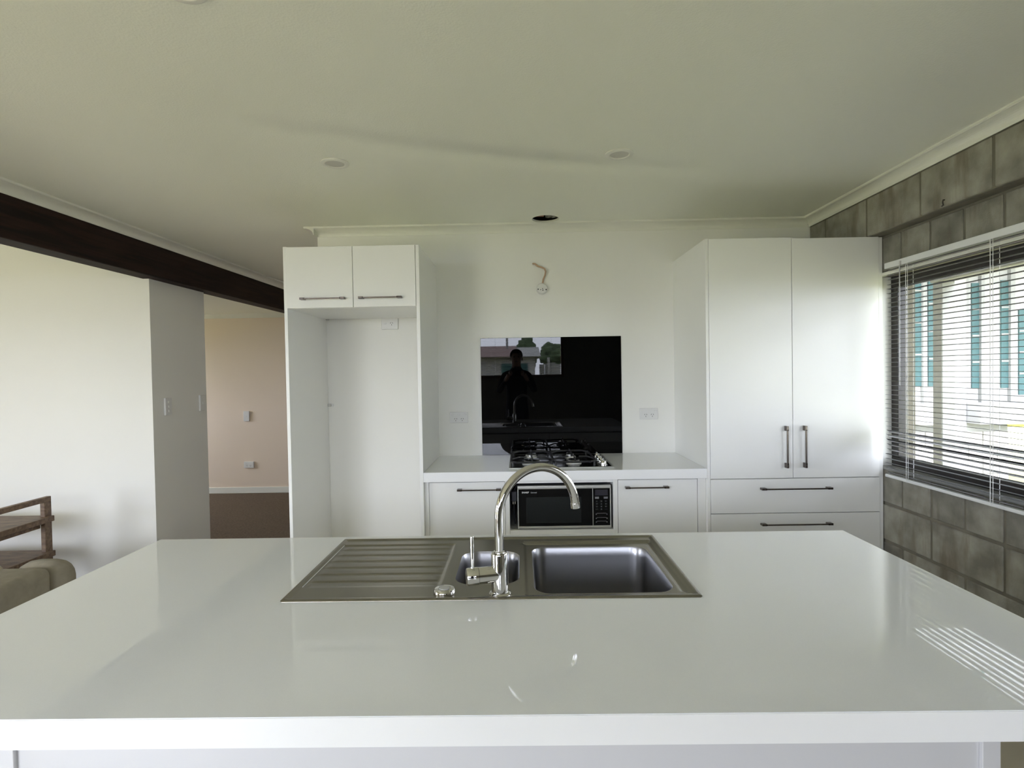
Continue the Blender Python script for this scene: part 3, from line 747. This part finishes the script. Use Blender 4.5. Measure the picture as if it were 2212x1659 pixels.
# batten lampholder hanging off the wall by its wire
rose = thing('ceiling_rose', 'small round white lamp connector dangling from wire on the back wall', 'lamp fitting', (.155, BACK, 1.933))
cap_ = lathe('rose_cap', .155, 1.969, [(.0, 0.0), (.036, 0.0), (.036, .018), (.030, .028), (.0, .031)], 'plastic_white', rose, 32, 'y', BACK-.012)
for dx, dz, rr_ in ((-.024, -.005, .0042), (.027, -.008, .0045), (-.008, -.008, .0028), (.006, -.012, .0035), (.004, -.002, .003)):
    lathe('terminal_hole', .155+dx, 1.969+dz, [(rr_, 0), (rr_, .0012)], 'slot_dark', cap_, 12, 'y', BACK-.0422 if abs(dx) < .02 else BACK-.0402)
tube('wire', [(.100, BACK+.005, 2.136), (.113, BACK-.012, 2.132), (.135, BACK-.028, 2.112), (.158, BACK-.030, 2.104), (.174, BACK-.030, 2.096), (.181, BACK-.030, 2.078), (.177, BACK-.028, 2.054), (.166, BACK-.026, 2.030), (.160, BACK-.026, 2.000)], .0058, 'wire_sheath', rose, 10)

# ------------------------------------------------------------------ recessed downlights
def downlight(x, y, label):
    e = thing('downlight', label, 'downlight', (x, y, CZ), 'recessed ceiling downlights')
    lathe('trim_ring', x, y, [(.062, CZ-.0005), (.062, CZ-.004), (.056, CZ-.007), (.044, CZ-.0075), (.041, CZ-.004), (.041, CZ-.0006)], 'trim_paint', e, 40)
    lathe('diffuser', x, y, [(.0405, CZ-.0006), (.0405, CZ-.004), (0, CZ-.004)], 'downlight_lens', e, 40)
downlight(-.807, 2.500, 'round white downlight above the fridge cupboard')
downlight(.456, 2.468, 'round white downlight nearest the pantry')
downlight(-.806, 1.361, 'round downlight cut off at the top edge of the picture')

# ------------------------------------------------------------------ venetian blinds
def slat_mesh(length, w, axis):
    bm = bmesh.new(); prof = []
    for k in range(5):
        t = k/4-.5; prof.append((t*w, .0022*(1-4*t*t)))
    rows = []
    for e_ in (-length/2, length/2): rows.append([bm.verts.new((p[0], e_, p[1])) if axis == 'y' else bm.verts.new((e_, p[0], p[1])) for p in prof])
    for k in range(4): f = bm.faces.new((rows[0][k], rows[0][k+1], rows[1][k+1], rows[1][k])); f.smooth = True
    bmesh.ops.solidify(bm, geom=bm.faces[:], thickness=.0007)
    bmesh.ops.recalc_face_normals(bm, faces=bm.faces)
    me = bpy.data.meshes.new('slat'); bm.to_mesh(me); bm.free(); me.materials.append(M['blind_white']); return me
BX, B0, B1 = 1.917, .80, 2.926
bl = thing('venetian_blind', 'white venetian blind over the right window with its lower slats tilted', 'blind', (BX, (B0+B1)/2, .85))
bm = bmesh.new(); add_box(bm, BX-.014, RW-.0005, B0, B1, 1.936, 1.966, .002)
finish('head_rail', bm, 'blind_white', bl)
box('bottom_rail', BX-.012, BX+.012, B0, B1+.004, .856, .872, 'blind_white', bl, .004, 3)
sm = slat_mesh(B1-B0, .025, 'y')
N = 45
for k in range(N):
    z = 1.925 - k*(1.925-.882)/(N-1)
    ang = 2 if z > 1.15 else 4
    if 1.028 < z < 1.112: ang = 42
    elif 1.0 < z <= 1.028: ang = 30
    elif .98 < z <= 1.0: ang = 12
    elif 1.112 <= z < 1.2: ang = 10
    elif z < .905: ang = 30
    o = bpy.data.objects.new('slat', sm); COL.objects.link(o); o.parent = bl
    w = Vector((BX, (B0+B1)/2, z + random.uniform(-.001, .001))); o.location = w - W[bl.name]
    o.rotation_euler = (random.uniform(-.0008, .0008), math.radians(ang + random.uniform(-2, 2)), 0)
for y in (2.765, 2.275, 1.5, .95):
    tube('ladder_cord', [(BX-.0135, y-.012, .868), (BX-.0135, y-.012, 1.936)], .0011, 'cord_white', bl, 6)
    tube('ladder_cord', [(BX+.0135, y-.012, .868), (BX+.0135, y-.012, 1.936)], .0011, 'cord_white', bl, 6)
    tube('lift_cord', [(BX-.0142, y, .860), (BX-.0142, y, 1.936)], .0014, 'cord_white', bl, 6)
tube('tilt_wand', [(BX-.019, 2.80, 1.935), (BX-.02, 2.80, 1.93), (BX-.021, 2.80, 1.335)], .0028, 'clear_plastic', bl, 6)
box('wand_hook', BX-.021, BX-.013, 2.796, 2.804, 1.935, 1.955, 'plastic_grey', bl, .001)
b2 = thing('venetian_blind', 'white venetian blind of the rear window seen mirrored in the black splashback', 'blind', (-.43, REAR+.03, 1.33))
box('head_rail', -1.66, .72, REAR+.001, REAR+.03, 2.13, 2.16, 'blind_white', b2, .002)
sm2 = slat_mesh(2.36, .025, 'x')
for k in range(32):
    z = 2.12 - k*.024
    o = bpy.data.objects.new('slat', sm2); COL.objects.link(o); o.parent = b2; o.location = Vector((-.47, REAR+.018, z)) - W[b2.name]; o.rotation_euler = (math.radians(-4), 0, 0)
for x in (.55, -.4, -1.4): tube('ladder_cord', [(x, REAR+.032, 1.36), (x, REAR+.032, 2.13)], .0012, 'cord_white', b2, 6)

# ------------------------------------------------------------------ living area furniture
sh = thing('wooden_shelf', 'low brown timber shelf rack with open ends by the living room wall', 'shelf', (-3.4, 3.4, 0))
SXR = -3.008
for x in (SXR-.03, SXR-.95):
    for y0_ in (3.46, 3.02): box('post', x-.0, x+.03, y0_, y0_+.052, 0, .665, 'shelf_wood', sh, .002)
    box('top_rail', x, x+.03, 3.02, 3.512, .665, .697, 'shelf_wood', sh, .002)
    box('foot_rail', x, x+.03, 3.072, 3.46, .1, .13, 'shelf_wood', sh, .002)
for z in (.533, .310):
    box('shelf_board', SXR-.97, SXR+.028, 3.06, 3.50, z+.008, z+.042, 'shelf_wood', sh, .002)
    for x in (SXR-.03, SXR-.95): box('shelf_bearer', x-.02, x-.0005, 3.072, 3.46, z-.03, z+.008, 'shelf_wood', sh, .001)
bm = bmesh.new(); add_box(bm, -.015, .015, -.30, .30, -.02, .02, .001)
bmesh.ops.rotate(bm, verts=bm.verts, cent=(0, 0, 0), matrix=Matrix.Rotation(math.radians(-38), 3, 'Z'))
bmesh.ops.translate(bm, verts=bm.verts, vec=(SXR-.3, 3.30, .17)); finish('brace', bm, 'shelf_wood', sh)
# sofa: its back runs away from the camera, far corner rounded
def soft_box(name, x0, x1, y0, y1, z0, z1, r, material, parent, seg=5):
    bm = bmesh.new(); add_box(bm, x0, x1, y0, y1, z0, z1, r, seg)
    for f in bm.faces: f.smooth = True
    return finish(name, bm, material, parent)
so = thing('sofa', 'beige grey fabric sofa seen from behind beside the island', 'sofa', (-2.6, 1.7, 0))
soft_box('backrest', -2.34, -2.10, .7, 2.45, .06, .604, .035, 'fabric', so)
soft_box('back_end', -2.34, -2.10, 2.452, 2.63, .06, .602, .085, 'fabric', so)
soft_box('arm', -3.0, -2.10, .50, .698, .06, .56, .07, 'fabric', so)
soft_box('seat_base', -3.0, -2.345, .70, 2.63, .06, .30, .03, 'fabric', so)
soft_box('seat_cushion', -3.02, -2.35, .71, 1.57, .30, .43, .04, 'fabric', so)
soft_box('seat_cushion', -3.02, -2.35, 1.58, 2.62, .30, .43, .04, 'fabric', so)
for x in (-2.95, -2.18):
    for y in (.56, 2.58): box('leg', x, x+.05, y-.03, y+.02, 0, .065, 'frame_dark', so)
cu = soft_box('cushion', -2.78, -2.425, 2.30, 2.62, .433, .585, .07, 'fabric_light', None)
for v in cu.data.vertices: v.co.z += .012*math.sin(v.co.y*26)*v.co.z/.15; v.co.x += .01*math.sin(v.co.z*40)
tag(cu, 'pale lumpy scatter cushion propped on the sofa', 'cushion')

# ------------------------------------------------------------------ outdoors
struct(box('ground', -45, 45, -45, 60, -.5, -.3, 'grass'), 'lawn outside the house')
# verandah of this house beyond the right window
ver = thing('verandah_post', 'grey concrete verandah post and beam outside the window', 'post', (3.2, 4.23, -.3))
box('post_shaft', 3.15, 3.25, 4.19, 4.285, -.3, 2.06, 'ext_concrete', ver, .005)
box('verandah_beam', 3.14, 3.26, -2.0, 4.30, 2.06, 2.24, 'ext_concrete', ver, .005)
# pale neighbouring house on block footings
NY = 8.0
nb = thing('neighbour_house', 'pale rendered house with narrow teal windows seen through the blind', 'building', (6.6, 9, -.3))
box('wall', 4.6, 8.6, NY, NY+3, .62, 3.1, 'ext_white', nb)
for a, b_, z0_, z1_ in ((5.58, 5.71, 1.14, 2.95), (5.81, 5.92, 1.14, 2.70), (6.24, 6.30, 1.10, 2.55), (6.42, 6.52, 1.10, 2.59), (6.83, 6.93, 1.10, 2.62), (7.08, 7.35, 1.0, 2.2)):
    w_ = box('window', a, b_, NY-.02, NY+.05, z0_, z1_, 'ext_teal', nb)
    for k in range(1, 4):
        z = z0_ + (z1_-z0_)*k/4; box('glazing_bar', a, b_, NY-.03, NY-.019, z-.012, z+.012, 'ext_concrete', w_)
for a, b_ in ((5.71, 5.755), (6.52, 6.57), (6.30, 6.345), (6.93, 6.995)): box('mullion_post', a, b_, NY-.06, NY, .9, 3.0, 'ext_concrete', nb, .003)
box('pilaster', 6.10, 6.26, NY-.12, NY, -.3, 3.0, 'ext_white', nb)
box('floor_band', 5.5, 5.98, NY-.35, NY, .62, .90, 'ext_white', nb); box('floor_band', 6.27, 8.6, NY-.35, NY, .62, .90, 'ext_white', nb)
box('footing', 5.5, 6.85, NY-.10, NY+2.9, -.3, .62, 'ext_concrete', nb)
for j in range(4):
    for k in range(4):
        x0_ = 5.5 + k*.4 - (.2 if j % 2 else 0); x1_ = min(x0_+.39, 6.85); x0_ = max(x0_, 5.5)
        if x1_-x0_ > .05: box('footing_block', x0_, x1_, NY-.115, NY-.1, -.3+j*.2+.005, -.105+j*.2, 'ext_block', nb, .004)
box('sky_block_wall', 4.4, 9.0, NY-1.2, NY+3, 3.25, 6.0, 'ext_white', nb); box('sky_block_roof', 4.2, 9.2, NY-1.5, NY+3.3, 6.0, 6.2, 'ext_concrete', nb)  # upper storey added out of view to block sky mirrored in the worktop
for x in (5.2, 6.8, 8.2): box('window', x-.4, x+.4, NY-1.22, NY-1.15, 4.1, 5.3, 'ext_teal', nb)  # windows of the added upper storey
box('roof_slab', 4.0, 9.2, NY-2.2, NY+3.2, 3.1, 3.25, 'ext_concrete', nb)  # overhang made deep, out of view, to dim the house front
tag(box('flower_bed', 12.6, 16.5, 15.6, 16.6, -.3, -.05, 'yellow_flowers', None, .06, 2), 'strip of yellow flowers on the lawn outside', 'flower bed')
tag(box('paving_slab', 3.3, 6.2, 4.6, 7.6, -.3, -.27, 'ext_concrete', None, .01), 'pale paving outside the kitchen window', 'paving')
tag(box('bounce_patio', -11, 2.6, -7.5, REAR-.13, -.3, -.24, 'paving', None, .01), 'unseen pale slab added behind the house to bounce light indoors', 'bounce_patio')  # added light-bouncing slab, out of view
tag(box('bounce_terrace', -9.5, LW-.13, REAR-.12, 7.2, -.3, -.24, 'paving', None, .01), 'unseen pale slab added along the living room side to bounce light indoors', 'bounce_terrace')  # second added light-bouncing slab, out of view
shs = thing('side_sky_blocker', 'unseen white house block added beyond the verandah to screen the sky', 'building', (10, -1, -.3))  # added out of view to cut the bright sky reflected in the worktop
box('wall', 9, 13, -7, 4.5, -.3, 6.2, 'ext_white', shs); box('roof_slab', 8.7, 13.3, -7.3, 4.8, 6.2, 6.4, 'ext_concrete', shs)
for y in (-5, -2.5, 0, 2.5): box('window', 8.97, 9.02, y-.6, y+.6, .9, 2.2, 'ext_teal', shs)
# behind the camera: house, tree and bush mirrored in the splashback
def blob(name, c, r, label, cat, seed):
    rnd = random.Random(seed); bm = bmesh.new()
    bmesh.ops.create_icosphere(bm, subdivisions=4, radius=1)
    ph = [(Vector((rnd.uniform(-1, 1), rnd.uniform(-1, 1), rnd.uniform(-1, 1))).normalized(), rnd.uniform(3, 9), rnd.uniform(0, 6)) for _ in range(14)]
    for v in bm.verts:
        n_ = v.co.normalized(); k = 1+sum(.045*math.sin(f_*n_.dot(d_)*2+p_) for d_, f_, p_ in ph)
        v.co = Vector((c[0]+n_.x*r[0]*k, c[1]+n_.y*r[1]*k, c[2]+n_.z*r[2]*k))
    e = thing(name, label, cat, (c[0], c[1], -.3))
    finish('foliage', bm, 'foliage', e, smooth=True); tube('trunk', [(c[0], c[1], -.3), (c[0], c[1], c[2])], .15, 'frame_timber', e, 8)
nh = thing('rear_house', 'low white house with tiled roof mirrored in the splashback', 'building', (-2.2, -13, -.3))
box('wall', -6, .55, -16, -12, -.3, 2.0, 'ext_white', nh)
box('window', -.6, .3, -12.0, -11.96, 1.0, 1.75, 'ext_teal', nh)
prism('roof', [(-11.6, 1.98), (-14, 2.46), (-16.4, 1.98)], 'x', -6.3, -.1, 'roof_tile', nh)
prism('roof', [(-11.7, 1.98), (-14, 2.40), (-16.3, 1.98)], 'x', -.1, .75, 'ext_concrete', nh)
tube('flue', [(-.42, -13, 2.3), (-.42, -13, 2.95)], .04, 'ext_concrete', nh, 8)
blob('garden_tree', (.38, -19, 2.3), (.42, .42, .85), 'dark tree standing behind the mirrored tiled roof', 'tree', 3)
blob('garden_bush', (1.45, -17, 2.15), (.50, .5, .50), 'rounded dark bush mirrored at the right of the splashback window', 'bush', 5)
fe = thing('garden_fence', 'grey board fence mirrored below the rounded bush', 'fence', (2.2, -12.5, -.3))
for k in range(16): box('board', .72+k*.19, .90+k*.19, -12.52, -12.50, -.3, 1.72 + .03*(k % 3), 'ext_concrete', fe)
for x in (1.0, 1.9, 2.8, 3.6): box('fence_post', x, x+.09, -12.49, -12.40, -.3, 1.95, 'ext_white', fe)

# ------------------------------------------------------------------ the photographer, seen only mirrored in the splashback
def person():
    me = bpy.data.meshes.new('person'); 
    cx, by = -.035, -.42
    V = []; E = []; R = []
    def vtx(co, r, par=None):
        V.append(co); R.append(r if isinstance(r, tuple) else (r, r)); i = len(V)-1
        if par is not None: E.append((par, i))
        return i
    pel = vtx((cx, by, .95), (.15, .11))
    wa = vtx((cx, by, 1.10), (.14, .10), pel); ch = vtx((cx, by+.01, 1.30), (.17, .11), wa); up = vtx((cx, by, 1.42), (.12, .08), ch)
    nk = vtx((cx, by+.01, 1.50), .055, up); jaw = vtx((cx, by+.04, 1.565), (.062, .07), nk); mid = vtx((cx, by+.03, 1.65), (.076, .092), jaw); top = vtx((cx, by+.02, 1.72), (.062, .075), mid)
    for s in (-1, 1):
        shd = vtx((cx+s*.165, by, 1.40), .062, up); el = vtx((cx+s*.245, by+.08, 1.17), .043, shd)
        wr_ = vtx((cx+s*.115, by+.33, 1.385), .028, el)
        pm = vtx((cx+s*.098, by+.385, 1.415), (.020, .030), wr_)
        hip = vtx((cx+s*.09, by, .88), .085, pel); kn_ = vtx((cx+s*.10, by+.02, .49), .058, hip); an = vtx((cx+s*.10, by-.02, .09), .040, kn_)
        vtx((cx+s*.11, by+.13, .045), (.040, .032), an)
    me.from_pydata(V, E, []); o = bpy.data.objects.new('person_form', me); COL.objects.link(o)
    sk = o.modifiers.new('skin', 'SKIN'); sk.use_smooth_shade = True
    for i, d_ in enumerate(me.skin_vertices[0].data): d_.radius = R[i]; d_.use_root = (i == 0)
    su = o.modifiers.new('sub', 'SUBSURF'); su.levels = 2; su.render_levels = 2
    dg = bpy.context.evaluated_depsgraph_get(); nm = bpy.data.meshes.new_from_object(o.evaluated_get(dg))
    bpy.data.objects.remove(o)
    # nose, ears and eyes shaped on the face
    bm = bmesh.new(); bm.from_mesh(nm)
    fc = Vector((cx, by+.125, 1.625))
    for v in bm.verts:
        d_ = (v.co - fc).length
        if d_ < .035: v.co.y += .016*(1-d_/.035)
    bm.to_mesh(nm); bm.free()
    nm.materials.clear(); nm.materials.append(M['shirt'])
    root = link('person', nm, 'skin', None, (0, 0, 0), True)
    nm.materials.append(M['trousers'])
    for p_ in nm.polygons:
        c_ = p_.center
        if c_.z > 1.51 or (c_.y > by+.30 and c_.z > 1.3): p_.material_index = 1
        elif c_.z < .97: p_.material_index = 2
    tag(root, 'dark clothed person holding up a phone mirrored in the black splashback', 'person')
    # hair cap
    bm = bmesh.new(); bmesh.ops.create_uvsphere(bm, u_segments=24, v_segments=16, radius=1)
    bmesh.ops.delete(bm, geom=[v for v in bm.verts if v.co.z < -.2 or (v.co.y > .35 and v.co.z < .35)], context='VERTS')
    for v in bm.verts: v.co = Vector((cx+v.co.x*.089, by+.022+v.co.y*.108, 1.668+v.co.z*.092)); 
    for f in bm.faces: f.smooth = True
    bmesh.ops.solidify(bm, geom=bm.faces[:], thickness=.008)
    finish('hair', bm, 'hair', root)
    for s in (-1, 1):
        soft_box('ear', cx+s*.078-.008, cx+s*.078+.008, by+.01, by+.04, 1.60, 1.66, .006, 'skin', root, 2)
        soft_box('eye', cx+s*.032-.012, cx+s*.032+.012, by+.10, by+.122, 1.642, 1.654, .005, 'hair', root, 2)
    soft_box('mouth', cx-.022, cx+.022, by+.10, by+.113, 1.578, 1.586, .003, 'hair', root, 2)
    # fingers wrap the two ends of the phone
    px0, px1, pyf, pz = cx-.075, cx+.075, -.022, 1.425
    for s, ex_ in ((-1, px0), (1, px1)):
        for k, (dz, ln) in enumerate(((.024, .95), (.008, 1.05), (-.008, 1.0), (-.022, .8))):
            a = Vector((ex_+s*.018, pyf-.028, pz-.008+dz*.8)); z = pz+dz
            tube('finger', [a, (ex_+s*.014*ln, pyf-.004, z), (ex_+s*.004, pyf+.011, z), (ex_-s*.018*ln, pyf+.013, z)], [.009, .0085, .008, .0065], 'skin', root, 10)
        tube('thumb', [(ex_+s*.02, pyf-.034, pz-.01), (ex_+s*.004, pyf-.022, pz+.004), (ex_-s*.022, pyf-.019, pz+.012)], [.011, .010, .007], 'skin', root, 10)
    ph = box('phone', px0, px1, pyf-.004, pyf+.004, pz-.036, pz+.036, 'black_enamel', None, .003, 2)
    tag(ph, 'dark phone held sideways by the person in the splashback mirror', 'phone')
    lathe('lens', 0.0, EYE, [(.008, 0), (.008, .002), (0, .002)], 'black_glass', ph, 16, 'y', pyf+.0062)
person()
